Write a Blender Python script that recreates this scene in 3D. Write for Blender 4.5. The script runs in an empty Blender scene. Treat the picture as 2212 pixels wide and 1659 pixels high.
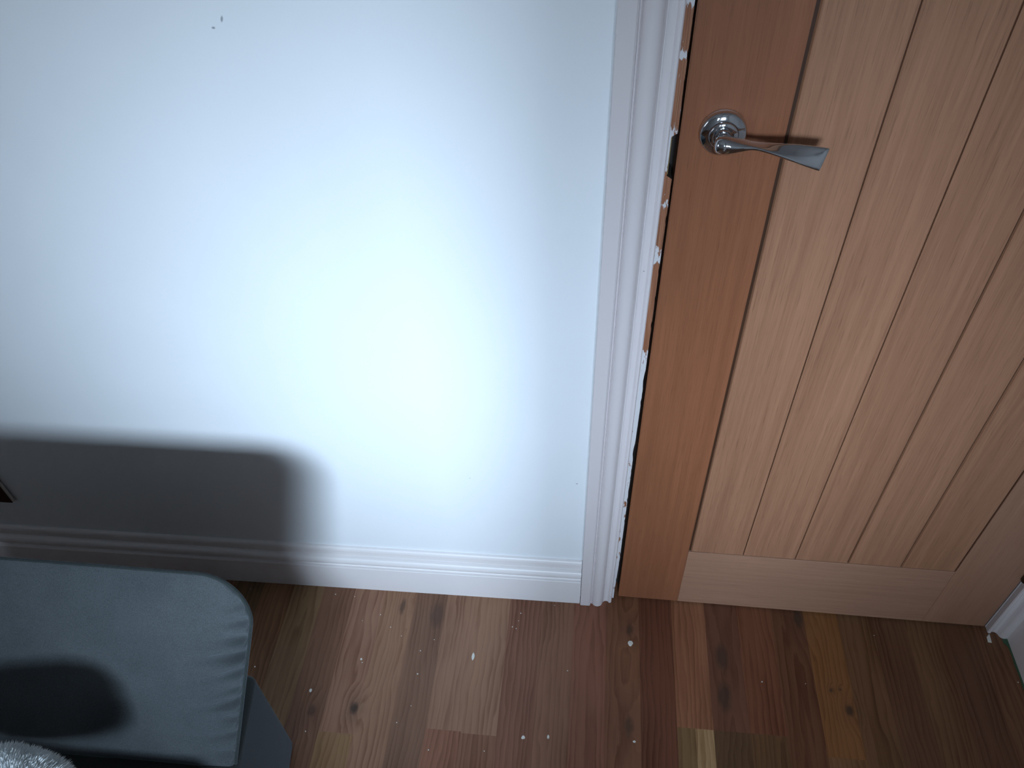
import bpy, bmesh, math, random
from mathutils import Vector, Matrix, noise
C = bpy.context.scene
col = C.collection
PI = math.pi
random.seed(7)

# ------------------------------------------------------------------ camera
cam_d = bpy.data.cameras.new('camera'); cam = bpy.data.objects.new('camera', cam_d); col.objects.link(cam)
yaw, pit, rol = -0.12658, -0.78789, -0.04235
f_ = Vector((math.sin(yaw)*math.cos(pit), math.cos(yaw)*math.cos(pit), math.sin(pit)))
r_ = Vector((math.cos(yaw), -math.sin(yaw), 0)); u_ = r_.cross(f_)
cr, sr = math.cos(rol), math.sin(rol)
R_, U_ = cr*r_ + sr*u_, -sr*r_ + cr*u_
M = Matrix((R_, U_, -f_)).transposed().to_4x4(); M.translation = Vector((-0.0991, -0.89735, 1.56265))
cam.matrix_world = M
cam_d.sensor_width = 36; cam_d.lens = 1701.83/2212*36; cam_d.clip_start = 0.02
C.camera = cam

# ------------------------------------------------------------------ view, world, light
vs = C.view_settings
vs.view_transform = 'Standard'; vs.look = 'None'; vs.gamma = 1; vs.use_curve_mapping = False
vs.exposure = 0.0
WX0, WX1, WZ0, WZ1, WY = -0.62, 0.42, 1.48, 2.14, -3.4      # the window in the back wall
w = bpy.data.worlds.new('world'); C.world = w; w.use_nodes = True
w.node_tree.nodes['Background'].inputs[0].default_value = (0.55, 0.75, 1, 1)
w.node_tree.nodes['Background'].inputs[1].default_value = 0.6
ld = bpy.data.lights.new('daylight', 'AREA'); ld.shape = 'RECTANGLE'
ld.size = WX1-WX0-0.06; ld.size_y = WZ1-WZ0-0.06; ld.energy = 9.0; ld.color = (0.64, 0.805, 1.0); ld.spread = math.radians(31.5)
lo = bpy.data.objects.new('daylight', ld); col.objects.link(lo)
lo.location = ((WX0+WX1)/2, WY-0.14, (WZ0+WZ1)/2); lo.rotation_euler = (PI/2, 0, 0)   # shines towards +y
lo.rotation_euler = (Vector((-0.25, 0.0, 0.55))-Vector(lo.location)).to_track_quat('-Z', 'Y').to_euler()

ls = ld.copy(); ls.name = 'daylight_fill'; ls.energy = 5; ls.spread = PI; ls.color = (0.78, 0.88, 1.0)   # wide fill lamp added at the same window, lifts the room's shadows
lo2 = bpy.data.objects.new('daylight_fill', ls); col.objects.link(lo2); lo2.location = lo.location; lo2.rotation_euler = (PI/2, 0, 0)
VY0, VY1, VZ0, VZ1, VX = -2.3, -1.3, 0.95, 1.95, -2.2     # an added, unseen second window in the left wall, for fill light
lw = bpy.data.lights.new('side_fill', 'AREA'); lw.shape = 'RECTANGLE'; lw.size = VY1-VY0-0.06; lw.size_y = VZ1-VZ0-0.06; lw.energy = 7; lw.color = (0.86, 0.93, 1.0)  # fill lamp added to brighten the right skirting and the shadows
lo3 = bpy.data.objects.new('side_fill', lw); col.objects.link(lo3); lo3.location = (VX-0.14, (VY0+VY1)/2, (VZ0+VZ1)/2)
lo3.rotation_euler = Vector((1, 0, 0)).to_track_quat('-Z', 'Z').to_euler()

# ------------------------------------------------------------------ materials
def mat(name):
    m = bpy.data.materials.new(name); m.use_nodes = True
    nt = m.node_tree; b = nt.nodes['Principled BSDF']
    return m, nt, b
def N(nt, t, **k):
    n = nt.nodes.new(t)
    for a, v in k.items(): setattr(n, a, v)
    return n
def val(nt, x):
    return x
def mth(nt, op, a, b=None, c=None, clamp=False):
    n = N(nt, 'ShaderNodeMath', operation=op, use_clamp=clamp)
    for i, x in enumerate((a, b, c)):
        if x is None: continue
        if isinstance(x, (int, float)): n.inputs[i].default_value = x
        else: nt.links.new(x, n.inputs[i])
    return n.outputs[0]
def vmul(nt, v, s):
    n = N(nt, 'ShaderNodeVectorMath', operation='MULTIPLY'); nt.links.new(v, n.inputs[0]); n.inputs[1].default_value = s
    return n.outputs[0]
def vadd(nt, v, s):
    n = N(nt, 'ShaderNodeVectorMath', operation='ADD'); nt.links.new(v, n.inputs[0])
    if isinstance(s, (tuple, list)): n.inputs[1].default_value = s
    else: nt.links.new(s, n.inputs[1])
    return n.outputs[0]
def noi(nt, v, scale=1, detail=3, rough=0.55, dist=0, col_=False):
    n = N(nt, 'ShaderNodeTexNoise'); nt.links.new(v, n.inputs['Vector'])
    n.inputs['Scale'].default_value = scale; n.inputs['Detail'].default_value = detail
    n.inputs['Roughness'].default_value = rough; n.inputs['Distortion'].default_value = dist
    return n.outputs['Color' if col_ else 'Fac']
def ramp(nt, f, stops, interp='LINEAR'):
    n = N(nt, 'ShaderNodeValToRGB'); nt.links.new(f, n.inputs[0]); cr_ = n.color_ramp; cr_.interpolation = interp
    while len(cr_.elements) < len(stops): cr_.elements.new(0.5)
    for e, (p, c) in zip(cr_.elements, stops):
        e.position = p; e.color = (c, c, c, 1) if isinstance(c, (int, float)) else (*c, 1)
    return n.outputs[0]
def mix(nt, f, a, b, mode='MIX'):
    n = N(nt, 'ShaderNodeMix', data_type='RGBA', blend_type=mode)
    for i, x in ((0, f), (6, a), (7, b)):
        if isinstance(x, (int, float)): n.inputs[i].default_value = x
        elif isinstance(x, tuple): n.inputs[i].default_value = (*x, 1) if len(x) == 3 else x
        else: nt.links.new(x, n.inputs[i])
    return n.outputs[2]
def bump(nt, b, h, s=0.2, d=0.01):
    n = N(nt, 'ShaderNodeBump'); nt.links.new(h, n.inputs['Height']); n.inputs['Strength'].default_value = s; n.inputs['Distance'].default_value = d
    nt.links.new(n.outputs[0], b.inputs['Normal'])
def objco(nt):
    return N(nt, 'ShaderNodeTexCoord').outputs['Object']
def sep(nt, v):
    n = N(nt, 'ShaderNodeSeparateXYZ'); nt.links.new(v, n.inputs[0]); return n.outputs
def spot(nt, x, y, cx, cy, rx, ry, soft=0.5, ang=0.0):
    """1 inside an ellipse, fading to 0 at its rim"""
    dx = mth(nt, 'SUBTRACT', x, cx); dy = mth(nt, 'SUBTRACT', y, cy)
    c, s = math.cos(ang), math.sin(ang)
    a = mth(nt, 'ADD', mth(nt, 'MULTIPLY', dx, c/rx), mth(nt, 'MULTIPLY', dy, s/rx))
    b = mth(nt, 'ADD', mth(nt, 'MULTIPLY', dx, -s/ry), mth(nt, 'MULTIPLY', dy, c/ry))
    d = mth(nt, 'SQRT', mth(nt, 'ADD', mth(nt, 'MULTIPLY', a, a), mth(nt, 'MULTIPLY', b, b)))
    return mth(nt, 'DIVIDE', mth(nt, 'SUBTRACT', 1.0, d), soft, clamp=True)

def paint(name, c, rough=0.5, spots=(), tex=0.05, var=0.03):
    m, nt, b = mat(name); o = objco(nt)
    v = noi(nt, o, 6, 3)
    base = mix(nt, v, tuple(x*(1-var) for x in c), tuple(min(1, x*(1+var)) for x in c))
    if spots:
        s = sep(nt, o)
        for (x, z, rx, rz, ang) in spots:
            base = mix(nt, mth(nt, 'MULTIPLY', spot(nt, s[0], s[2], x, z, rx, rz, 0.6, ang), 0.75), base, (0.16, 0.19, 0.22))
    nt.links.new(base, b.inputs['Base Color']); b.inputs['Roughness'].default_value = rough
    bump(nt, b, noi(nt, o, 260, 3), tex, 0.002)
    return m
WALLC = (0.80, 0.83, 0.85)
m_wall = paint('white_wall_paint', WALLC, 0.75, spots=[(-0.5297, 1.2278, 0.0018, 0.0048, -0.35), (-0.5427, 1.2179, 0.0028, 0.0018, 0.0), (-0.1008, 0.4003, 0.0024, 0.0018, 0), (-0.30, 0.40, 0.0012, 0.0012, 0)])
m_side = paint('grey_side_wall_paint', (0.74, 0.75, 0.76), 0.8)
m_ceil = paint('ceiling_paint', (0.7, 0.7, 0.7), 0.8)
m_gloss = paint('white_gloss_paint', (0.72, 0.665, 0.665), 0.38, spots=[(-0.0222, 0.8955, 0.0014, 0.0014, 0)], tex=0.03, var=0.02)
m_skirt = paint('white_skirting_paint', (0.82, 0.785, 0.78), 0.4, spots=[(-0.283, 0.10, 0.0014, 0.0014, 0)], tex=0.03, var=0.02)

def lining_mat():
    # white paint peeled off bare red-brown softwood in long patches
    m, nt, b = mat('peeling_lining_paint'); o = objco(nt); s = sep(nt, o)
    z = s[2]; x = s[0]
    g = noi(nt, vmul(nt, o, (700, 60, 9)), 1, 4)
    wood = ramp(nt, g, [(0.3, (0.16, 0.065, 0.03)), (0.5, (0.30, 0.115, 0.055)), (0.7, (0.42, 0.215, 0.12))])
    p = noi(nt, vadd(nt, vmul(nt, o, (130, 20, 34)), (3.3, 0, 1.7)), 1, 4, 0.6)
    # how much paint is left, by height
    cr_ = ramp(nt, mth(nt, 'DIVIDE', z, 1.3), [(0.0, 0.62), (0.20, 0.55), (0.50, 0.62), (0.56, 0.56), (0.575, 0.30), (0.69, 0.31), (0.70, 0.60), (0.715, 0.36), (0.80, 0.38), (0.805, 0.60), (0.835, 0.52), (0.86, 0.36), (0.91, 0.36), (0.915, 0.55), (0.925, 0.36), (0.955, 0.40), (0.96, 0.57), (1.0, 0.5)])
    k = mth(nt, 'ADD', mth(nt, 'SUBTRACT', p, 0.5), cr_)
    f = ramp(nt, k, [(0.46, 0.0), (0.49, 1.0)])
    c = mix(nt, f, wood, (0.66, 0.64, 0.65))
    nt.links.new(c, b.inputs['Base Color']); b.inputs['Roughness'].default_value = 0.6
    bump(nt, b, mth(nt, 'ADD', mth(nt, 'MULTIPLY', g, 0.4), f), 0.6, 0.001)
    return m
m_lining = lining_mat()

def oak(name, light, dark, axis='z', scale=1.0):
    """oak veneer; grain along local z (or x)"""
    m, nt, b = mat(name); o = objco(nt)
    rnd = N(nt, 'ShaderNodeObjectInfo').outputs['Random']
    cv = N(nt, 'ShaderNodeCombineXYZ'); nt.links.new(mth(nt, 'MULTIPLY', rnd, 37.0), cv.inputs[0]); nt.links.new(mth(nt, 'MULTIPLY', rnd, 11.0), cv.inputs[2])
    o2 = vadd(nt, o, cv.outputs[0])
    st = (1, 1, 0.02) if axis == 'z' else (0.02, 1, 1)
    fine = noi(nt, vmul(nt, o2, tuple(430*q for q in st)), 1, 3, 0.6)
    midg = noi(nt, vmul(nt, o2, tuple(95*q for q in st)), 1, 4, 0.6, 0.4)
    slow = noi(nt, vmul(nt, o2, (9, 9, 1.2) if axis == 'z' else (1.2, 9, 9)), 1, 2)
    por = noi(nt, vmul(nt, o2, (900, 900, 22) if axis == 'z' else (22, 900, 900)), 1, 1)
    fac = mth(nt, 'ADD', mth(nt, 'MULTIPLY', fine, 0.28), mth(nt, 'ADD', mth(nt, 'MULTIPLY', midg, 0.47), mth(nt, 'MULTIPLY', slow, 0.25)))
    c = ramp(nt, fac, [(0.30, dark), (0.72, light)])
    c = mix(nt, ramp(nt, por, [(0.60, 0.0), (0.72, 0.35)]), c, tuple(x*0.5 for x in dark))
    nt.links.new(c, b.inputs['Base Color']); b.inputs['Roughness'].default_value = 0.42
    b.inputs['Specular IOR Level'].default_value = 0.4
    bump(nt, b, fine, 0.12, 0.001)
    return m
m_stile = oak('oak_stile', (0.325, 0.126, 0.060), (0.195, 0.070, 0.032))
m_stile2 = oak('oak_hinge_stile', (0.40, 0.215, 0.135), (0.27, 0.14, 0.085))
m_rail = oak('oak_rail', (0.41, 0.225, 0.145), (0.27, 0.145, 0.092), 'x')
m_panel = oak('oak_panel', (0.42, 0.212, 0.122), (0.245, 0.113, 0.062))
m_groove = oak('oak_groove', (0.075, 0.032, 0.016), (0.04, 0.018, 0.009))

def floor_mat():
    m, nt, b = mat('oak_strip_floor'); o = objco(nt); s = sep(nt, o); x, y = s[0], s[1]
    at = N(nt, 'ShaderNodeAttribute', attribute_name='ring'); tone = N(nt, 'ShaderNodeAttribute', attribute_name='tone')
    ar = sep(nt, at.outputs['Vector'])     # x of the heart, depth, tilt along y
    rnd = N(nt, 'ShaderNodeCombineXYZ'); nt.links.new(mth(nt, 'MULTIPLY', ar[0], 53.0), rnd.inputs[0]); nt.links.new(mth(nt, 'MULTIPLY', ar[1], 31.0), rnd.inputs[2])
    o2 = vadd(nt, o, rnd.outputs[0])
    wob = mth(nt, 'MULTIPLY', mth(nt, 'SUBTRACT', noi(nt, vmul(nt, o2, (14, 5, 1)), 1, 3), 0.5), 0.028)
    dx = mth(nt, 'ADD', mth(nt, 'SUBTRACT', x, ar[0]), wob)
    dz = mth(nt, 'ADD', ar[1], mth(nt, 'MULTIPLY', ar[2], y))
    rad = mth(nt, 'SQRT', mth(nt, 'ADD', mth(nt, 'MULTIPLY', dx, dx), mth(nt, 'MULTIPLY', dz, dz)))
    # knots push the rings outwards
    knots = [(-0.5222, -0.2852, 0.0085, 0.0115, 1.0), (-0.6074, -0.297, 0.008, 0.011, 0.6), (0.0252, -0.071, 0.008, 0.012, 0.75), (0.0218, -0.2754, 0.009, 0.02, 0.7),
             (0.2139, -0.118, 0.012, 0.030, 0.75), (0.211, -0.20, 0.013, 0.030, 0.75), (0.4508, -0.2076, 0.008, 0.011, 0.9), (0.3826, -0.016, 0.010, 0.022, 0.8),
             (-0.4685, -0.056, 0.006, 0.018, 0.7), (-0.39, -0.07, 0.014, 0.03, 0.55), (0.4228, -0.1683, 0.0028, 0.0035, 0.8), (0.441, -0.1668, 0.0024, 0.003, 0.8)]
    warp = noi(nt, vmul(nt, o2, (60, 40, 1)), 1, 3, 0.6, 0, True)
    wv = N(nt, 'ShaderNodeVectorMath', operation='SCALE'); nt.links.new(vadd(nt, warp, (-0.5, -0.5, -0.5)), wv.inputs[0]); wv.inputs['Scale'].default_value = 0.012
    ow = sep(nt, vadd(nt, o, wv.outputs[0]))
    dark = None; halo = None
    for (kx, ky, rx, ry, a) in knots:
        core = mth(nt, 'MULTIPLY', spot(nt, ow[0], ow[1], kx, ky, rx*1.3, ry*1.3, 0.55), a)
        hl = mth(nt, 'MULTIPLY', spot(nt, ow[0], ow[1], kx, ky, rx*4.2, ry*5.0, 1.0), a)
        dark = core if dark is None else mth(nt, 'MAXIMUM', dark, core)
        halo = hl if halo is None else mth(nt, 'MAXIMUM', halo, hl)
    rad = mth(nt, 'ADD', rad, mth(nt, 'MULTIPLY', halo, 0.020))
    ph = mth(nt, 'ADD', mth(nt, 'MULTIPLY', rad, 95.0), mth(nt, 'MULTIPLY', noi(nt, vmul(nt, o2, (40, 3, 1)), 1, 2), 2.2))
    fr = mth(nt, 'FRACT', ph)
    ring = ramp(nt, fr, [(0.0, 0.15), (0.55, 0.60), (0.86, 1.0), (0.97, 0.55), (1.0, 0.15)])
    ring = mth(nt, 'MULTIPLY', ring, noi(nt, vmul(nt, o2, (25, 4, 1)), 1, 2))
    fine = noi(nt, vmul(nt, o2, (650, 16, 1)), 1, 3, 0.6)
    slow = noi(nt, vmul(nt, o2, (22, 4, 1)), 1, 3)
    k = mth(nt, 'ADD', mth(nt, 'MULTIPLY', ring, -0.64), mth(nt, 'ADD', mth(nt, 'MULTIPLY', fine, 0.30), mth(nt, 'MULTIPLY', slow, 0.62)))
    g = ramp(nt, k, [(-0.0, (0.60, 0.52, 0.47)), (0.32, (1.0, 1.0, 1.0)), (0.75, (1.35, 1.38, 1.4))])
    c = mix(nt, 1.0, tone.outputs['Color'], g, 'MULTIPLY')
    c = mix(nt, mth(nt, 'MULTIPLY', halo, 0.35), c, (0.085, 0.045, 0.03))
    c = mix(nt, mth(nt, 'MULTIPLY', dark, 0.85), c, (0.045, 0.03, 0.022))
    nt.links.new(c, b.inputs['Base Color'])
    nt.links.new(ramp(nt, noi(nt, o, 9, 4), [(0.3, 0.42), (0.7, 0.56)]), b.inputs['Roughness'])
    b.inputs['Specular IOR Level'].default_value = 0.30
    bump(nt, b, fine, 0.10, 0.001)
    return m
m_floor = floor_mat()

def fabric(name, c1, c2, sc=900):
    m, nt, b = mat(name); o = objco(nt)
    weave = noi(nt, vmul(nt, o, (1, 1, 0.35)), sc, 2, 0.7)
    slow = noi(nt, o, 14, 3)
    f = mth(nt, 'ADD', mth(nt, 'MULTIPLY', weave, 0.75), mth(nt, 'MULTIPLY', slow, 0.25))
    nt.links.new(ramp(nt, f, [(0.3, c1), (0.7, c2)]), b.inputs['Base Color'])
    b.inputs['Roughness'].default_value = 0.95; b.inputs['Specular IOR Level'].default_value = 0.15
    b.inputs['Sheen Weight'].default_value = 0.35; b.inputs['Sheen Roughness'].default_value = 0.4
    b.inputs['Sheen Tint'].default_value = (0.75, 0.85, 1, 1)
    bump(nt, b, weave, 0.35, 0.001)
    return m
m_fab = fabric('grey_velvet', (0.036, 0.043, 0.046), (0.086, 0.098, 0.104))
m_shell = fabric('dark_grey_velvet', (0.021, 0.026, 0.025), (0.043, 0.051, 0.049))
m_pipe = fabric('piping_fabric', (0.018, 0.024, 0.023), (0.038, 0.046, 0.045))
m_fur = fabric('white_faux_fur', (0.74, 0.79, 0.80), (0.92, 0.95, 0.96), 300)

def metal(name, c, rough, metallic=1.0):
    m, nt, b = mat(name); o = objco(nt)
    b.inputs['Metallic'].default_value = metallic
    nt.links.new(mix(nt, noi(nt, o, 40, 3), tuple(x*0.94 for x in c), c), b.inputs['Base Color'])
    b.inputs['Roughness'].default_value = rough
    return m
m_chrome = metal('polished_chrome', (0.66, 0.68, 0.71), 0.06)
m_satin = metal('satin_nickel', (0.62, 0.64, 0.62), 0.30)
m_brass = metal('dull_brass', (0.48, 0.36, 0.16), 0.4)
m_bronze = metal('dark_bronze', (0.10, 0.075, 0.05), 0.45)
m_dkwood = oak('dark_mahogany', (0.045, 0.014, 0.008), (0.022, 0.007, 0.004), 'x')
m_rim = paint('pale_panel_edge', (0.55, 0.50, 0.45), 0.6)
m_flake = paint('white_plaster', (0.78, 0.78, 0.72), 0.8, var=0.08)
m_green = paint('green_paint_line', (0.05, 0.12, 0.065), 0.6, var=0.25)
m_black = paint('black_plastic', (0.02, 0.02, 0.02), 0.6)
m_gap_shade = paint('rebate_shade', (0.035, 0.025, 0.02), 0.8)  # near-black colour paints the door gap's shade onto the lining sides
def glass_mat():
    m = bpy.data.materials.new('window_glass'); m.use_nodes = True; nt = m.node_tree; nt.nodes.clear()
    out = N(nt, 'ShaderNodeOutputMaterial'); t = N(nt, 'ShaderNodeBsdfTransparent'); g = N(nt, 'ShaderNodeBsdfGlossy'); g.inputs['Roughness'].default_value = 0.02
    x = N(nt, 'ShaderNodeMixShader'); fr = N(nt, 'ShaderNodeFresnel'); fr.inputs[0].default_value = 1.3
    nt.links.new(fr.outputs[0], x.inputs[0]); nt.links.new(t.outputs[0], x.inputs[1]); nt.links.new(g.outputs[0], x.inputs[2]); nt.links.new(x.outputs[0], out.inputs[0])
    return m
m_glass = glass_mat()

# ------------------------------------------------------------------ mesh helpers
def obj(name, bm, m, parent=None, smooth=False, loc=None):
    bmesh.ops.recalc_face_normals(bm, faces=bm.faces)
    me = bpy.data.meshes.new(name); bm.to_mesh(me); bm.free()
    if m: me.materials.append(m)
    if smooth:
        for p in me.polygons: p.use_smooth = True
    o = bpy.data.objects.new(name, me); col.objects.link(o)
    if parent: o.parent = parent
    if loc: o.location = loc
    return o
def autosmooth(o, ang=35):
    me = o.data
    for p in me.polygons: p.use_smooth = True
    bm = bmesh.new(); bm.from_mesh(me)
    for e in bm.edges:
        e.smooth = not (len(e.link_faces) == 2 and e.calc_face_angle() > math.radians(ang))
    bm.to_mesh(me); bm.free(); return o
def box(bm, x0, x1, y0, y1, z0, z1, bev=0, seg=2):
    vs_ = [bm.verts.new(p) for p in ((x0,y0,z0),(x1,y0,z0),(x1,y1,z0),(x0,y1,z0),(x0,y0,z1),(x1,y0,z1),(x1,y1,z1),(x0,y1,z1))]
    fs = [bm.faces.new([vs_[i] for i in q]) for q in ((0,3,2,1),(4,5,6,7),(0,1,5,4),(1,2,6,5),(2,3,7,6),(3,0,4,7))]
    if bev:
        es = list({e for f in fs for e in f.edges})
        bmesh.ops.bevel(bm, geom=es, offset=bev, segments=seg, profile=0.5, affect='EDGES')
def boxes(*bs, bev=0):
    bm = bmesh.new()
    for b in bs: box(bm, *b, bev=bev)
    return bm
def extrude_profile(pts, a, b, f):
    """closed 2-D profile swept from a to b; f(u, v, t) -> point"""
    bm = bmesh.new(); rings = [[bm.verts.new(f(u, v, t)) for u, v in pts] for t in (a, b)]
    n = len(pts)
    for i in range(n): bm.faces.new((rings[0][i], rings[0][(i+1) % n], rings[1][(i+1) % n], rings[1][i]))
    bm.faces.new(rings[0]); bm.faces.new(rings[1][::-1])
    return bm
def lathe(bm, prof, axis_o, ax, n=64):
    """prof: (radius, height along ax)"""
    ax = Vector(ax).normalized(); s = ax.orthogonal().normalized(); t = ax.cross(s); o = Vector(axis_o)
    rings = []
    for r, h in prof:
        if r < 1e-6: rings.append([bm.verts.new(o+ax*h)])
        else: rings.append([bm.verts.new(o+ax*h+r*(math.cos(2*PI*i/n)*s+math.sin(2*PI*i/n)*t)) for i in range(n)])
    for a, b in zip(rings, rings[1:]):
        for i in range(n):
            j = (i+1) % n
            if len(a) == 1: bm.faces.new((a[0], b[i], b[j]))
            elif len(b) == 1: bm.faces.new((a[i], a[j], b[0]))
            else: bm.faces.new((a[i], a[j], b[j], b[i]))
def tag(o, label, cat, group=None, kind=None):
    o['label'] = label; o['category'] = cat
    if group: o['group'] = group
    if kind: o['kind'] = kind
    return o
def struct(o, label, cat):
    return tag(o, label, cat, kind='structure')
def empty(name, loc=(0, 0, 0), rz=0):
    o = bpy.data.objects.new(name, None); col.objects.link(o); o.location = loc; o.rotation_euler = (0, 0, rz); o.empty_display_size = 0.05
    return o
def copy_tree(o, parent=None):
    c = o.copy(); col.objects.link(c); c.parent = parent
    for ch in [q for q in o.children]: copy_tree(ch, c)
    return c

# ------------------------------------------------------------------ room shell
AW = 0.006                                    # the wall left of the door is not quite parallel to the door
def wy(x): return AW*(x+0.08)
RX = 0.82                                     # right wall
LX, BY, CZ = -2.2, WY, 2.4
HX0, HX1, HZ = -0.032, 0.792, 2.02            # structural door opening
bm = bmesh.new()
def wallbox(bm, x0, x1, z0, z1, y1=0.12):
    v = [bm.verts.new(p) for p in ((x0,wy(x0),z0),(x1,wy(x1),z0),(x1,y1,z0),(x0,y1,z0),(x0,wy(x0),z1),(x1,wy(x1),z1),(x1,y1,z1),(x0,y1,z1))]
    for q in ((0,3,2,1),(4,5,6,7),(0,1,5,4),(1,2,6,5),(2,3,7,6),(3,0,4,7)): bm.faces.new([v[i] for i in q])
wallbox(bm, LX, HX0, 0, CZ); wallbox(bm, HX0, HX1, HZ, CZ); wallbox(bm, HX1, RX, 0, CZ)
box(bm, HX0, HX1, 0.10, 0.12, 0, HZ)  # backing panel added behind the door to keep outside light out
struct(obj('wall_front', bm, m_wall), 'white painted wall left of the oak door', 'wall')
struct(obj('wall_right', boxes((RX, RX+0.1, BY, 0.12, 0, CZ)), m_side), 'wall at right angles to the oak door', 'wall')
struct(obj('wall_left', boxes((LX-0.1, LX, BY, VY0, 0, CZ), (LX-0.1, LX, VY1, 0.12, 0, CZ), (LX-0.1, LX, VY0, VY1, 0, VZ0), (LX-0.1, LX, VY0, VY1, VZ1, CZ)), m_side), 'wall at the far left of the room', 'wall')
struct(obj('wall_back', boxes((LX, WX0, BY-0.12, BY, 0, CZ), (WX1, RX, BY-0.12, BY, 0, CZ), (WX0, WX1, BY-0.12, BY, 0, WZ0), (WX0, WX1, BY-0.12, BY, WZ1, CZ)), m_side), 'wall with the window behind the viewer', 'wall')
struct(obj('wall_shade_pier', boxes((-0.105, 0.01, -1.18, -1.06, 0, CZ)), m_side), 'added slim square pier behind the viewer, shading the door side', 'wall')  # unseen pier added to cast the soft dark band beside the door
struct(obj('ceiling', boxes((LX-0.1, RX+0.1, BY-0.12, 0.12, CZ, CZ+0.1)), m_ceil), 'flat ceiling', 'ceiling')
def window(name, loc, rz, w_, hh, label):
    wn = empty(name, loc, rz); struct(wn, label, 'window'); hw = w_/2
    obj('window_frame', boxes((-hw, -hw+0.03, -0.03, 0.03, 0, hh), (hw-0.03, hw, -0.03, 0.03, 0, hh), (-hw+0.03, hw-0.03, -0.03, 0.03, 0, 0.03), (-hw+0.03, hw-0.03, -0.03, 0.03, hh-0.03, hh)), m_gloss, wn)
    obj('pane', boxes((-hw+0.03, hw-0.03, -0.004, 0.004, 0.03, hh-0.03)), m_glass, wn)
window('window_1', ((WX0+WX1)/2, BY-0.06, WZ0), 0, WX1-WX0, WZ1-WZ0, 'high window in the wall behind the viewer')
window('window_fill', (LX-0.05, (VY0+VY1)/2, VZ0), PI/2, VY1-VY0, VZ1-VZ0, 'added unseen window in the far left wall of the room, for fill light')

# floor: oak strips running towards the wall, three to a board
def lin(c): return tuple(((q/255)/12.92 if q/255 <= 0.04045 else ((q/255+0.055)/1.055)**2.4) for q in c)
SW = 0.0697; X0F = 0.115-SW*2-SW*44
FT = 2.3      # reflectance of a strip against its listed shade in the room's dim light
# shade of each strip from the one with its left edge at x=-0.716: (front piece, joint y, near piece), heart offset, tilt
strips = {0: ((92,72,54), -0.9, None, 0.55, 0.16, 0.012), 1: ((84,60,49), -0.62, None, 0.2, 0.10, 0.03), 2: ((104,78,66), -0.335, (98,76,56), 0.45, 0.13, 0.010),
          3: ((104,79,65), -0.70, None, -1.0, 0.05, 0.05), 4: ((84,62,52), -0.80, None, -0.5, 0.08, 0.02), 5: ((100,76,64), -0.312, (96,66,54), 1.4, 0.06, 0.03),
          6: ((100,76,63), -0.315, (88,62,50), -0.4, 0.12, 0.016), 7: ((88,60,50), -0.75, None, 1.5, 0.10, 0.03), 8: ((92,66,54), -0.88, None, -0.9, 0.04, 0.05),
          9: ((94,62,51), -0.6, None, 0.6, 0.20, 0.03), 10: ((86,58,44), -0.8, None, 0.62, 0.15, 0.007), 11: ((72,44,33), -0.7, None, 1.2, 0.10, 0.02),
          12: ((98,66,50), -0.268, (84,66,46), -0.8, 0.05, 0.04), 13: ((74,48,38), -0.268, (64,48,34), 0.5, 0.14, 0.02), 14: ((80,50,37), -0.268, (70,50,34), 0.2, 0.10, 0.015),
          15: ((72,47,34), -0.6, None, 0.6, 0.16, 0.010), 16: ((92,62,38), -0.30, (86,62,44), -0.6, 0.10, 0.02), 17: ((78,56,40), -0.75, None, 0.5, 0.14, 0.009),
          18: ((72,50,38), -0.6, None, 1.3, 0.08, 0.03), 19: ((80,58,42), -0.7, None, -0.4, 0.08, 0.03), 20: ((74,52,40), -0.5, None, 0.4, 0.1, 0.02), 21: ((84,60,46), -0.6, None, 0.4, 0.1, 0.02)}
bm = bmesh.new(); la = bm.verts.layers.float_vector.new('ring'); lt = bm.verts.layers.float_color.new('tone')
rf = random.Random(3)
i0 = round((-0.716-X0F)/SW)
nst = int((RX+0.1-X0F)/SW)+1
def piece(xa, xb, ya, yb, tone, ring):
    vv = [bm.verts.new((x, y, 0)) for x, y in ((xa,ya),(xb,ya),(xb,yb),(xa,yb))]
    for v in vv:
        v[la] = ring; v[lt] = (tone[0]*FT, tone[1]*FT*0.95, tone[2]*FT*0.83, 1)
    bm.faces.new(vv)
for i in range(nst):
    xa, xb = X0F+i*SW, X0F+(i+1)*SW
    xa, xb = max(xa, LX-0.1), min(xb, RX+0.1)
    if xb <= xa: continue
    k = i-i0; ys = 0.12; 
    def rt():
        q = rf.uniform(0.8, 1.2); return lin((88*q, 62*q+rf.uniform(-3, 4), 48*q+rf.uniform(-3, 5)))
    if k in strips:
        c1, yj, c2, ho, dp, ti = strips[k]
        piece(xa, xb, yj, ys, lin(c1), (X0F+i*SW+ho*SW, dp*0.12, ti*rf.choice((-1, 1)) if ho > 1 or ho < 0 else ti))
        ys = yj; nxt = c2
        if c2:
            y2 = yj-rf.uniform(0.5, 0.8)
            if k == 12:      # this strip's near piece has a pale sapwood edge
                piece(xa, xa+SW*0.5, y2, yj, lin(c2), (X0F+i*SW, 0.02, 0.02)); piece(xa+SW*0.5, xb, y2, yj, lin((120,101,76)), (X0F+i*SW-0.03, 0.02, 0.01))
            else: piece(xa, xb, y2, yj, lin(c2), (X0F+i*SW+rf.uniform(-0.5, 1.5)*SW, 0.012, 0.015))
            ys = y2
    while ys > BY-0.12:
        y2 = max(ys-rf.uniform(0.5, 1.0), BY-0.12)
        piece(xa, xb, y2, ys, rt(), (X0F+i*SW+rf.uniform(-0.6, 1.6)*SW, rf.uniform(0.005, 0.02), rf.uniform(-0.03, 0.03))); ys = y2
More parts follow.
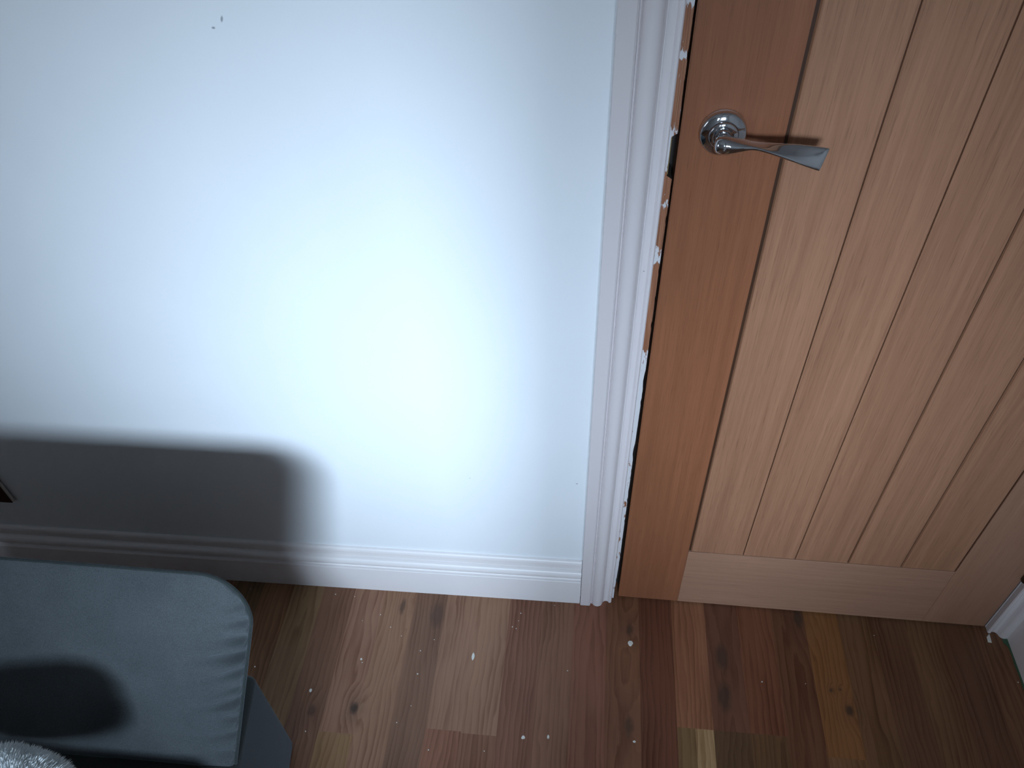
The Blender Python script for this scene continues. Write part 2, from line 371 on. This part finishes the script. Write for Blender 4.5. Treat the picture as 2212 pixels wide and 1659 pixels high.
# thin underside so that the floor is a slab
box(bm, LX-0.1, RX+0.1, BY-0.12, 0.12, -0.03, -0.001)
fl = obj('floor', bm, m_floor); struct(fl, 'brown oak strip flooring running towards the wall', 'floor')
# the strips' faces must look up
for p in fl.data.polygons:
    if p.center.z > -0.0005 and p.normal.z < 0: p.flip()

# skirting boards (profile: distance from the wall, height)
def arc(cx, cy, rx, ry, a0, a1, n):
    return [(cx+rx*math.cos(math.radians(a0+(a1-a0)*i/n)), cy+ry*math.sin(math.radians(a0+(a1-a0)*i/n))) for i in range(n+1)]
skp = [(-0.002, 0), (0.018, 0), (0.018, 0.082)] + arc(0.0165, 0.083, 0.0015, 0.002, -10, 90, 4) + [(0.0125, 0.0855), (0.0110, 0.0880), (0.0112, 0.0905)] + \
      arc(0.0090, 0.1035, 0.0080, 0.0125, -75, 65, 12) + [(0.0085, 0.1165), (0.0052, 0.1185), (0.0050, 0.1210)] + [(0.0085, 0.1225), (0.0090, 0.1260)] + arc(0.0035, 0.1350, 0.0050, 0.0100, -30, 90, 10) + [(0.0028, 0.1453), (-0.002, 0.1455)]
sk = obj('baseboard_front', extrude_profile(skp, LX, -0.0825, lambda u, v, t: (t, wy(t)-u, v)), m_skirt)
struct(autosmooth(sk), 'white moulded skirting board along the white wall', 'skirting board')
sk2 = obj('baseboard_right', extrude_profile(skp, BY, -0.0275, lambda u, v, t: (RX-u, t, v)), m_skirt)
struct(autosmooth(sk2), 'white moulded skirting board at the right of the oak door', 'skirting board')

# architraves (profile: distance from the outer edge, thickness)
arp = [(0, -0.003), (0, 0.0205)] + arc(0.002, 0.0205, 0.002, 0.0015, 180, 90, 4) + [(0.0195, 0.022), (0.0215, 0.0205), (0.0225, 0.0165), (0.0240, 0.0155), (0.0250, 0.0175)] + \
      arc(0.0365, 0.0130, 0.0110, 0.0090, 165, 12, 14) + [(0.0480, 0.0130), (0.0500, 0.0095)] + arc(0.0560, 0.0105, 0.0055, 0.0030, 200, 320, 8) + [(0.0610, 0.0100), (0.0630, 0.0115), (0.0660, 0.0110), (0.0675, 0.0090), (0.0675, -0.003)]
XA = -0.0815
# the wall's inner edge leans by a few millimetres over the height of the door
def lean(z): return 0.0052*(z-0.02)/1.23
bm = extrude_profile(arp, 0.001, 2.06, lambda u, v, t: (XA+u*(0.998)+(lean(t)*u/0.0675), wy(XA)-v-0.0005, t))
struct(autosmooth(obj('trim_1', bm, m_gloss), 25), 'white moulded architrave upright left of the oak door', 'architrave')
def dy(x): return 0.00304+(-0.00706-0.00304)*x/0.762     # face of the door
bm = extrude_profile(arp, 0.001, 2.06, lambda u, v, t: (0.7665+0.0675-u, dy(0.766)-v-0.001, t))
# the right upright is scribed to the wall: cut what would stick into it
bmesh.ops.bisect_plane(bm, geom=bm.verts[:]+bm.edges[:]+bm.faces[:], plane_co=(RX-0.0005, 0, 0), plane_no=(1, 0, 0), clear_outer=True)
bmesh.ops.holes_fill(bm, edges=[e for e in bm.edges if e.is_boundary])
struct(autosmooth(obj('trim_2', bm, m_gloss), 25), 'white moulded architrave upright squeezed between the oak door and the right wall', 'architrave')
bm = extrude_profile(arp, -0.0145, 0.7665, lambda u, v, t: (t, wy(0)-v-0.0005, 2.06-u))
struct(autosmooth(obj('trim_3', bm, m_gloss), 25), 'white moulded architrave across the top of the oak door', 'architrave')

# door lining (jamb) with chipped front edge; its rebate stops the door
bm = bmesh.new(); rc = random.Random(11)
nz = 420; prev = None
XT = [(-1, -0.0100), (0.03, -0.0093), (0.15, -0.0063), (0.5, -0.0045), (0.7, -0.0020), (0.88, -0.0012), (1.03, 0.0006), (1.25, 0.0010), (3, 0.0010)]
def XE(z):
    for (a, p), (b, q) in zip(XT, XT[1:]):
        if z <= b: return p+(q-p)*(z-a)/(b-a)
for i in range(nz+1):
    z = 0.002+(HZ-0.004)*i/nz
    xe = XE(z)
    chip = max(0, noise.noise(Vector((3.1, 0, z*60)))-0.15)*0.0025+max(0, noise.noise(Vector((9.1, 0, z*17)))-0.25)*0.0035
    if 1.035 < z < 1.092: chip = 0.007          # the cut-out for the strike plate
    xe -= chip; fy = 0.0002
    ring = [bm.verts.new(p) for p in ((HX0+0.001, fy, z), (xe, fy, z), (xe+0.0002, 0.0012, z), (xe-0.002 if chip > 0.002 else xe, 0.040, z), (0.012, 0.040, z), (0.012, 0.098, z), (HX0+0.001, 0.098, z))]
    if prev:
        for a in range(7): bm.faces.new((prev[a], prev[(a+1) % 7], ring[(a+1) % 7], ring[a]))
    else: bm.faces.new(ring)
    prev = ring
bm.faces.new(prev[::-1])
lin1 = struct(obj('trim_4', bm, m_lining), 'door frame edge with white paint flaked off brown wood', 'door frame')
lin1.data.materials.append(m_gap_shade)
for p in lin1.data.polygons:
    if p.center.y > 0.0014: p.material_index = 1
obj('strike_plate', boxes((-0.0065, -0.0050, 0.0015, 0.030, 1.040, 1.098)), m_brass, lin1)
bm = boxes((0.7655, HX1-0.001, -0.0055, 0.098, 0.002, HZ-0.002), (0.752, 0.7655, 0.040, 0.098, 0.002, HZ-0.002))
struct(obj('trim_5', bm, m_gloss), 'white door frame edge on the hinge side', 'door frame')
bm = boxes((0.0125, 0.7515, 0.042, 0.098, 1.985, HZ-0.002), (0.0, 0.765, 0.002, 0.042, 1.992, HZ-0.002))
struct(obj('trim_6', bm, m_gloss), 'white door frame head above the oak door', 'door frame')

# ------------------------------------------------------------------ door
DR = math.atan((-0.00706-0.00304)/0.762)
door = empty('door_1', (0, 0.00304, 0), DR); struct(door, 'closed oak plank door with a chrome lever handle', 'door')
S, P, ZP, ZB, ZT, TH = 0.1336, 0.10037, 0.20014, 0.0058, 1.987, 0.035
xl = lambda z: 0.0004+0.0032*z                 # the leaf's latch edge
bm = bmesh.new()
v = [bm.verts.new(p) for p in ((xl(0), 0, ZB), (S-0.0058, 0, ZB), (S-0.0058, TH, ZB), (xl(0), TH, ZB), (xl(2), 0, ZT), (S-0.0058, 0, ZT), (S-0.0058, TH, ZT), (xl(2), TH, ZT))]
for q in ((0,3,2,1),(4,5,6,7),(0,1,5,4),(1,2,6,5),(2,3,7,6),(3,0,4,7)): bm.faces.new([v[i] for i in q])
bmesh.ops.bevel(bm, geom=bm.edges[:], offset=0.0012, segments=2, affect='EDGES')
st = obj('stile', bm, m_stile, door); st['label'] = 'orange-brown latch stile'
XR = S+5*P
obj('stile', boxes((XR+0.0015, 0.7615, 0, TH, ZB, ZT), bev=0.0012), m_stile2, door)
obj('rail', boxes((S-0.0058, XR+0.0015, 0.0002, TH, ZB, ZP-0.0015), bev=0.001), m_rail, door)
obj('rail', boxes((S-0.0058, XR+0.0015, 0.0002, TH, ZT-0.115, ZT), bev=0.001), m_rail, door)
# boards with V-grooves between them, lying a little below the frame
gw = [0.0006, 0.0013, 0.0013, 0.0024, 0.0028, 0.0020]
for i in range(5):
    a, b = S+i*P, S+(i+1)*P; ga, gb = gw[i], gw[i+1]
    zt = ZT-0.1165; zb_ = ZP+0.001
    pr = [(a+(0.0005 if i else -0.002), 0.0055), (a+ga, 0.0012), (a+ga+0.0015, 0.0006), (b-gb*0.6-0.0015, 0.0006), (b-gb*0.6, 0.0012), (b-0.0004, 0.0055), (b-0.0004, TH-0.004), (a+(0.0005 if i else -0.002), TH-0.004)]
    bm = extrude_profile(pr, zb_, zt, lambda u, q, t: (u, q, t))
    o = obj('panel_board', bm, m_panel, door)
# dark tongues at the bottom of the grooves
bm = bmesh.new()
for i in range(0, 6):
    x = S+i*P; box(bm, x-(0.0068 if i == 0 else 0.001), x+(0.0015 if i < 5 else 0.0014), 0.0040, TH-0.006, ZP-0.001, ZT-0.116)
obj('groove', bm, m_groove, door)['label'] = 'dark grooves between the boards'

# lever handle on a round rose
HXc, HZc = 0.0535, 1.0995
hd = empty('lever_handle'); hd.parent = door; hd.location = (HXc, 0, HZc)
bm = bmesh.new(); lathe(bm, [(0, 0), (0.0272, 0), (0.0280, 0.0012), (0.0278, 0.0060), (0.0270, 0.0090), (0.0252, 0.0106), (0.0180, 0.0122), (0.0176, 0.0116), (0.0172, 0.0122), (0.0168, 0.0138), (0.0160, 0.0146), (0.0120, 0.0150), (0.0117, 0.0142), (0.0112, 0.0142), (0, 0.0142)], (0, 0, 0), (0, -1, 0), 96)
autosmooth(obj('rose', bm, m_chrome, hd), 50)
bm = bmesh.new(); lathe(bm, [(0, 0.013), (0.0100, 0.013), (0.0100, 0.0190), (0.0096, 0.0194), (0.0096, 0.0198), (0.0100, 0.0202), (0.0096, 0.030), (0.0080, 0.034), (0, 0.035)], (0, 0, 0), (0, -1, 0), 64)
autosmooth(obj('neck', bm, m_chrome, hd), 50)
# lever blade: lofted sections (x, y, z, half width, half height, twist about x in degrees, squareness)
bm = bmesh.new()
sec = [(-0.0126, -0.0345, 0.000, 0.0012, 0.0012, 0, 2), (-0.0120, -0.0345, 0.000, 0.0050, 0.0050, 0, 2), (-0.0095, -0.0346, 0.000, 0.0085, 0.0090, 0, 2), (-0.004, -0.0350, 0.0000, 0.0102, 0.0112, 4, 2), (0.003, -0.0354, 0.0002, 0.0106, 0.0108, 8, 2.1),
       (0.011, -0.0360, 0.0008, 0.0102, 0.0084, 8, 2.2), (0.020, -0.0366, 0.0016, 0.0094, 0.0058, 4, 2.4), (0.031, -0.0372, 0.0018, 0.0082, 0.0034, 0, 2.6), (0.043, -0.0380, 0.0006, 0.0078, 0.0026, 8, 3),
       (0.058, -0.0392, -0.0012, 0.0084, 0.0025, 26, 3), (0.074, -0.0405, -0.0034, 0.0096, 0.0026, 44, 3.4), (0.090, -0.0418, -0.0060, 0.0112, 0.0027, 58, 4), (0.1045, -0.0430, -0.0084, 0.0124, 0.0027, 66, 4), (0.1120, -0.0436, -0.0096, 0.0128, 0.0025, 68, 4), (0.1132, -0.0437, -0.0097, 0.0124, 0.0019, 68, 4)]
nn = 48; prev = None
import itertools
def catmull(p0, p1, p2, p3, t): return [0.5*((2*b)+(-a+c)*t+(2*a-5*b+4*c-d)*t*t+(-a+3*b-3*c+d)*t**3) for a, b, c, d in zip(p0, p1, p2, p3)]
ss = []
for i in range(len(sec)-1):
    p = [sec[max(i-1, 0)], sec[i], sec[i+1], sec[min(i+2, len(sec)-1)]]
    for q in range(6): ss.append(catmull(*p, q/6))
ss.append(list(sec[-1]))
for (x, y, z, a, b, tw, sq) in ss:
    ca, sa = math.cos(math.radians(tw)), math.sin(math.radians(tw)); ring = []
    for i in range(nn):
        th = 2*PI*i/nn; c_, s_ = math.cos(th), math.sin(th)
        py = a*math.copysign(abs(c_)**(2/sq), c_); pz = b*math.copysign(abs(s_)**(2/sq), s_)
        ring.append(bm.verts.new((x+0.30*(py*sa+pz*ca)*max(0, (x-0.05)/0.06), y+py*ca-pz*sa, z+py*sa+pz*ca)))
    if prev:
        for i in range(nn): bm.faces.new((prev[i], prev[(i+1) % nn], ring[(i+1) % nn], ring[i]))
    else: bm.faces.new(ring)
    prev = ring
bm.faces.new(prev[::-1])
lv = autosmooth(obj('lever', bm, m_chrome, hd), 45); lv['label'] = 'twisted chrome lever blade'
# hinges: the lowest shows its knuckle
def hinge(z):
    bm = bmesh.new(); lathe(bm, [(0, 0), (0.0055, 0.0004), (0.0065, 0.002), (0.0065, 0.098), (0.0055, 0.0996), (0, 0.1)], (0.7635, -0.0050, z), (0, 0, 1), 32)
    box(bm, 0.7625, 0.7645, -0.004, 0.028, z+0.004, z+0.096)
    return autosmooth(obj('hinge', bm, m_bronze, door), 40)
for z in (0.192, 0.95, 1.70): hinge(z)

# ------------------------------------------------------------------ armchair
ch = empty('armchair', (-0.93, -0.55, 0))
tag(ch, 'grey velvet armchair with piped backrest, standing against the white wall', 'armchair')
O = Vector(ch.location)
# backrest: local frame: u along x, v up the reclined back
zt_, yt_ = 0.600, -0.355; zb_, yb_ = 0.275, -0.515
rec = Vector((0, yt_-yb_, zt_-zb_)); Lb = rec.length; vdir = rec.normalized(); ndir = Vector((1, 0, 0)).cross(vdir)   # towards the viewer
if ndir.y > 0: ndir = -ndir
bo = Vector((-0.93, yb_, zb_))-O
hw_t, hw_b, rad_ = 0.387, 0.317, 0.075
def outline():
    pts = []
    def hw(v): return hw_b+(hw_t-hw_b)*v/Lb
    # right side from the bottom, finely sampled
    n = 260
    for i in range(n): 
        v = (Lb-rad_)*i/n; pts.append((hw(v), v))
    for i in range(71):
        a = PI/2*i/70; pts.append((hw(Lb-rad_)-rad_+rad_*math.cos(a)+0.004*math.sin(a), Lb-rad_+rad_*math.sin(a)))
    top = [(-p[0], p[1]) for p in pts[::-1]]
    m_ = 160
    x0, x1 = pts[-1][0], top[0][0]
    for i in range(1, m_): pts.append((x0+(x1-x0)*i/m_, Lb+0.002*math.sin(PI*i/m_)))
    step = top[::4]; pts += step
    x0 = step[-1][0]; 
    for i in range(1, 60): pts.append((x0+(hw_b-x0)*i/60, 0.0))
    return pts
out = outline(); ctr = Vector((0, Lb*0.5))
# creases of the gathered seam, by height along the right edge: (v, depth, width, slant, length)
crs = [(0.015, 0.010, 0.0075, 0.35, 0.065), (0.050, 0.007, 0.006, 0.4, 0.05), (0.086, 0.015, 0.0085, 0.45, 0.075), (0.120, 0.007, 0.006, 0.3, 0.045), (0.152, 0.015, 0.0085, 0.5, 0.08), (0.178, 0.006, 0.006, 0.3, 0.04),
       (0.206, 0.012, 0.0075, 0.3, 0.075), (0.234, 0.017, 0.009, 0.02, 0.09), (0.264, 0.010, 0.0075, -0.25, 0.06), (0.294, 0.008, 0.007, -0.2, 0.05), (0.324, 0.006, 0.008, 0.1, 0.045)]
fronts = [0.0, 0.15, 0.3, 0.45, 0.6, 0.68, 0.74, 0.79, 0.83, 0.86, 0.885, 0.905, 0.92, 0.935, 0.95, 0.962, 0.973, 0.982, 0.990, 0.996, 1.0]
def bp(u, v, h): return bo+Vector((1, 0, 0))*u+vdir*v+ndir*h
bm = bmesh.new(); rings = []
TB = 0.115
def front_h(s, u, v):
    e = 1-s
    h = 0.016*(1-s**5)+0.008*(1-(u/0.39)**2)*(v/Lb)*0
    d = e*0.36                          # rough distance from the seam
    if u > 0.15:
        for (cv, dp, wd, sl, ln) in crs:
            q = v-(cv-sl*d)
            fade = max(0, 1-d/ln)
            if fade > 0 and abs(q) < 5*wd:
                h += fade**1.2*dp*(-math.exp(-(q/wd)**2)+0.6*math.exp(-((q-2.0*wd)/(1.3*wd))**2))*(1-0.55*math.exp(-d/0.003))
    elif v > Lb*0.8:
        h += 0.0012*max(0, 1-d/0.04)*noise.noise(Vector((u*55, 1.7, 0)))
    return h
for s in fronts[1:]:
    ring = []
    for (u, v) in out:
        uu, vv = ctr.x+(u-ctr.x)*s, ctr.y+(v-ctr.y)*s
        d = (1-s)*0.36
        ring.append(bm.verts.new(bp(uu, vv, front_h(s, uu if s < 0.55 else u, v if s > 0.55 else vv))))
    rings.append(ring)
c0 = bm.verts.new(bp(ctr.x, ctr.y, 0.016))
n = len(out)
for i in range(n): bm.faces.new((c0, rings[0][i], rings[0][(i+1) % n]))
# knife-edged rim, then the back falls away like a pillow
for (ins, h) in ((-0.0015, -0.002), (-0.0005, -0.006), (0.005, -0.014), (0.020, -0.032), (0.045, -0.065), (0.075, -0.090), (0.115, -0.110), (0.150, -TB)):
    rings.append([bm.verts.new(bp(u*(1-ins/0.39), ctr.y+(v-ctr.y)*(1-ins/0.18), h)) for (u, v) in out])
for a, b in zip(rings, rings[1:]):
    for i in range(n): bm.faces.new((a[i], a[(i+1) % n], b[(i+1) % n], b[i]))
c1 = bm.verts.new(bp(ctr.x, ctr.y, -TB-0.004))
for i in range(n): bm.faces.new((c1, rings[-1][(i+1) % n], rings[-1][i]))
back = obj('backrest', bm, m_fab, ch, True)
# piping along the front seam
def tube(bm, pts, r, closed=True, nn=8):
    n = len(pts); rs = []
    for i in range(n):
        t = (pts[(i+1) % n]-pts[i-1]).normalized() if closed or 0 < i < n-1 else (pts[min(i+1, n-1)]-pts[max(i-1, 0)]).normalized()
        a = ndir.cross(t).normalized(); b = t.cross(a)
        rs.append([bm.verts.new(pts[i]+r*(math.cos(2*PI*k/nn)*a+math.sin(2*PI*k/nn)*b)) for k in range(nn)])
    for i in range(n if closed else n-1):
        for k in range(nn): bm.faces.new((rs[i][k], rs[i][(k+1) % nn], rs[(i+1) % n][(k+1) % nn], rs[(i+1) % n][k]))
bm = bmesh.new(); po = out[::3]
tube(bm, [bp(ctr.x+(u-ctr.x)*1.006, ctr.y+(v-ctr.y)*1.003, -0.003) for u, v in po], 0.0028)
obj('piping', bm, m_pipe, back, True)
bm = bmesh.new(); lathe(bm, [(0, 0.0015), (0.0008, 0.001), (0.001, 0)], bp(hw_t-0.012, 0.215, 0.001), ndir, 12)
obj('staple', bm, m_chrome, back, True)['label'] = 'tiny shiny staple in the seam'
# shell: base, arms
def slab(pts, z0, z1, bev, zrear=None):
    bm = bmesh.new(); lo_ = [bm.verts.new((x, y, z0)) for x, y in pts]; hi = [bm.verts.new((x, y, z1)) for x, y in pts]; n = len(pts)
    for i in range(n): bm.faces.new((lo_[i], lo_[(i+1) % n], hi[(i+1) % n], hi[i]))
    bm.faces.new(lo_[::-1]); bm.faces.new(hi)
    bmesh.ops.recalc_face_normals(bm, faces=bm.faces)
    bmesh.ops.bevel(bm, geom=bm.edges[:], offset=bev, segments=4, profile=0.5, affect='EDGES')
    return bm
def L(x, y): return (x-O.x, y-O.y)
def sx(y): return -0.621+0.145*(-0.36-y)
mir = lambda x: -1.86-x
base_pts = [L(sx(-0.36), -0.36), L(sx(-1.0), -1.0), L(mir(sx(-1.0)), -1.0), L(mir(sx(-0.36)), -0.36)]
autosmooth(obj('base', slab(base_pts, 0.006, 0.30, 0.012), m_shell, ch), 50)
for sgn in (1, -1):
    q = (lambda x: x) if sgn == 1 else mir
    pts = [L(q(sx(-0.64)+0.0005), -0.64), L(q(sx(-1.0)+0.0005), -1.0), L(q(sx(-1.0)-0.075), -1.0), L(q(sx(-0.64)-0.04), -0.64)]
    autosmooth(obj('arm', slab(pts, 0.299, 0.36, 0.014), m_shell, ch), 50)
pts = [L(sx(-0.62)-0.045, -0.60), L(sx(-1.03)-0.085, -1.03), L(mir(sx(-1.03)-0.085), -1.03), L(mir(sx(-0.62)-0.045), -0.60)]
autosmooth(obj('seat_cushion', slab(pts, 0.298, 0.374, 0.025), m_fab, ch), 60)
for (x, y) in ((-0.68, -0.42), (-0.62, -0.94), (-1.18, -0.42), (-1.24, -0.94)):
    bm = bmesh.new(); lathe(bm, [(0, 0), (0.018, 0), (0.018, 0.012), (0, 0.012)], (*L(x, y), 0.0), (0, 0, 1), 20)
    obj('foot', bm, m_black, ch)

# ------------------------------------------------------------------ white fluffy cushion on the seat
fu = empty('fluffy_cushion', (-0.850, -0.622, 0.377)); tag(fu, 'white fluffy faux-fur cushion lying on the grey armchair', 'cushion')
def sup(a, e): return math.copysign(abs(a)**e, a)
def cush(th, ph, k=0.0):
    x = (0.112+k)*sup(math.cos(ph), 0.65)*sup(math.cos(th), 0.65); y = (0.050+k)*sup(math.cos(ph), 0.65)*sup(math.sin(th), 0.65); z = (0.066+k)*sup(math.sin(ph), 0.65)
    return Matrix.Rotation(math.radians(-12), 3, 'Y') @ Vector((x, y, z))+Vector((0, 0, 0.088))
bm = bmesh.new(); nu, nv = 64, 32
rg = [[bm.verts.new(cush(2*PI*i/nu, -PI/2+PI*j/nv)) for i in range(nu)] for j in range(1, nv)]
for a, b in zip(rg, rg[1:]):
    for i in range(nu): bm.faces.new((a[i], a[(i+1) % nu], b[(i+1) % nu], b[i]))
bm.faces.new(rg[0][::-1]); bm.faces.new(rg[-1])
obj('cushion_body', bm, m_fur, fu, True)
bm = bmesh.new(); rr = random.Random(5)
for _ in range(14000):
    th, ph = rr.uniform(0, 2*PI), math.asin(rr.uniform(-0.6, 1))
    p = cush(th, ph); nrm = (cush(th, ph, 0.01)-p).normalized()
    cl = noise.noise(p*55)
    d = (nrm+0.45*Vector((noise.noise(p*60), noise.noise(p*60+Vector((7, 0, 0))), noise.noise(p*60+Vector((0, 9, 0)))))+0.18*Vector((rr.uniform(-1, 1), rr.uniform(-1, 1), rr.uniform(-1, 1)))).normalized()
    ln = rr.uniform(0.007, 0.011)*(1+0.5*cl); t = d.orthogonal().normalized(); t = (Matrix.Rotation(rr.uniform(0, PI), 3, d) @ t)*0.0007
    a, b, c_, e = (bm.verts.new(q) for q in (p-t-nrm*0.002, p+t-nrm*0.002, p+d*ln*0.6+t*0.8, p+d*ln*0.6-t*0.8)); tip = bm.verts.new(p+d*ln)
    bm.faces.new((a, b, c_, e)); bm.faces.new((e, c_, tip))
fp = obj('fur_pile', bm, m_fur, fu); fp['kind'] = 'stuff'

# ------------------------------------------------------------------ dark panel on the wall behind the chair
pn = empty('wall_panel', (-1.50, wy(-1.5), 0.245)); tag(pn, 'dark reddish-brown wooden panel on the shaded white wall at the left edge', 'panel')
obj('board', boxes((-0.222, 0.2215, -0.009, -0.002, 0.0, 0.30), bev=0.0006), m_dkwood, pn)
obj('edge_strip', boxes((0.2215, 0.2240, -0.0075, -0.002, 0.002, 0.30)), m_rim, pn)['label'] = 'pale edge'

# ------------------------------------------------------------------ paint line and plaster bits
bm = bmesh.new(); rg_ = random.Random(2); prev = None
for i in range(60):
    y = -0.030-0.50*i/59; wd = 0.0035+0.002*noise.noise(Vector((y*40, 0, 0)))+(0.006 if i < 2 else 0)
    cur = [bm.verts.new(p) for p in ((RX-0.018-wd, y, 0.0004), (RX-0.018-wd, y, 0.0012), (RX-0.0182, y, 0.0022), (RX-0.0182, y, 0.0004))]
    if prev:
        for a in range(4): bm.faces.new((prev[a], prev[(a+1) % 4], cur[(a+1) % 4], cur[a]))
    else: bm.faces.new(cur)
    prev = cur
bm.faces.new(prev[::-1])
tag(obj('masking_tape', bm, m_green), 'thin green tape edge on the floor along the right skirting board', 'tape')

def flake_bm(sx_, sy_, h, seed, ang=0.0, pts=None):
    bm = bmesh.new(); q = random.Random(seed); m_ = 9
    if pts is None: pts = [(sx_*math.cos(2*PI*i/m_)*q.uniform(0.65, 1.15), sy_*math.sin(2*PI*i/m_)*q.uniform(0.65, 1.15)) for i in range(m_)]
    ca, sa = math.cos(ang), math.sin(ang); pts = [(x*ca-y*sa, x*sa+y*ca) for x, y in pts]; m_ = len(pts)
    a = [bm.verts.new((x, y, 0)) for x, y in pts]; b = [bm.verts.new((x*0.86, y*0.86, h*q.uniform(0.8, 1.2))) for x, y in pts]
    for i in range(m_): bm.faces.new((a[i], a[(i+1) % m_], b[(i+1) % m_], b[i]))
    bm.faces.new(a[::-1]); bm.faces.new(b)
    return bm
big = [((-0.2992, -0.1578), 0.0034, 0.0095, 'pale leaf-shaped paint flake on the floor below the white skirting board', [(0, -0.009), (0.0028, -0.004), (0.0034, 0.001), (0.002, 0.006), (-0.0004, 0.0092), (-0.0026, 0.004), (-0.0030, -0.002), (-0.0016, -0.007)]),
       ((-0.6195, -0.2575), 0.0036, 0.0045, 'square white paint flake on the floor right of the grey armchair', None),
       ((0.0269, -0.1013), 0.0052, 0.0070, 'ragged white paint flake on a floor knot in front of the oak door', None),
       ((-0.5321, -0.183), 0.0024, 0.0030, 'small white paint flake on the floor between armchair and leaf-shaped flake', None),
       ((-0.181, -0.313), 0.0040, 0.0040, 'left of two cream flakes on the near floor boards below the frame upright', None),
       ((-0.1329, -0.308), 0.0026, 0.0042, 'right of two cream flakes on the near floor boards below the frame upright', None),
       ((0.0322, -0.3026), 0.0032, 0.0024, 'small white flake on the floor straight below the latch side of the door', None),
       ((0.7653, -0.0310), 0.0038, 0.0095, 'white strip-shaped plaster chip at the foot of the right architrave', [(-0.0040, -0.0085), (0.0036, -0.0095), (0.0050, 0.010), (0.0028, 0.0100), (-0.0030, 0.003)])]
for i, ((x, y), a, b, lab, pts) in enumerate(big):
    o = obj('paint_flake', flake_bm(a, b, 0.0009, 20+i, 0, pts), m_flake, loc=(x, y, 0.0002)); tag(o, lab, 'paint flake')
crumbs = [(-0.5493,-0.097),(-0.5131,-0.0798),(-0.4849,-0.107),(-0.4579,-0.1251),(-0.6241,-0.039),(-0.1017,-0.1725),(0.3748,-0.16),(0.289,-0.1633),(-0.2087,-0.052),(-0.2154,-0.0884),(-0.1368,-0.0274),(-0.607,-0.3379),(-0.8201,-0.0407),(0.5329,-0.0434),(0.7928,-0.1223),(-0.4314,-0.3059),(-0.4093,-0.271),(-0.4082,-0.2048),(-0.4115,-0.1547),(-0.3864,-0.1277),(-0.212,-0.070),(-0.224,-0.085),(-0.528,-0.190),(-0.58,-0.041),(-0.36,-0.352),(-0.253,-0.345)]
cr0 = [obj('plaster_crumb', flake_bm(0.0016, 0.0013, 0.0009, 60+i), m_flake) for i in range(3)]
for i, (x, y) in enumerate(crumbs):
    o = cr0[i] if i < 3 else cr0[i % 3].copy()
    if i >= 3: col.objects.link(o)
    o.location = (x, y, 0.0002); o.rotation_euler = (0, 0, i*1.3); sc = 0.55+0.5*((i*37) % 10)/10; o.scale = (sc, sc, 1)
    tag(o, 'tiny white plaster crumb lying loose on the brown floor boards', 'crumb', 'plaster crumbs scattered on the floor')
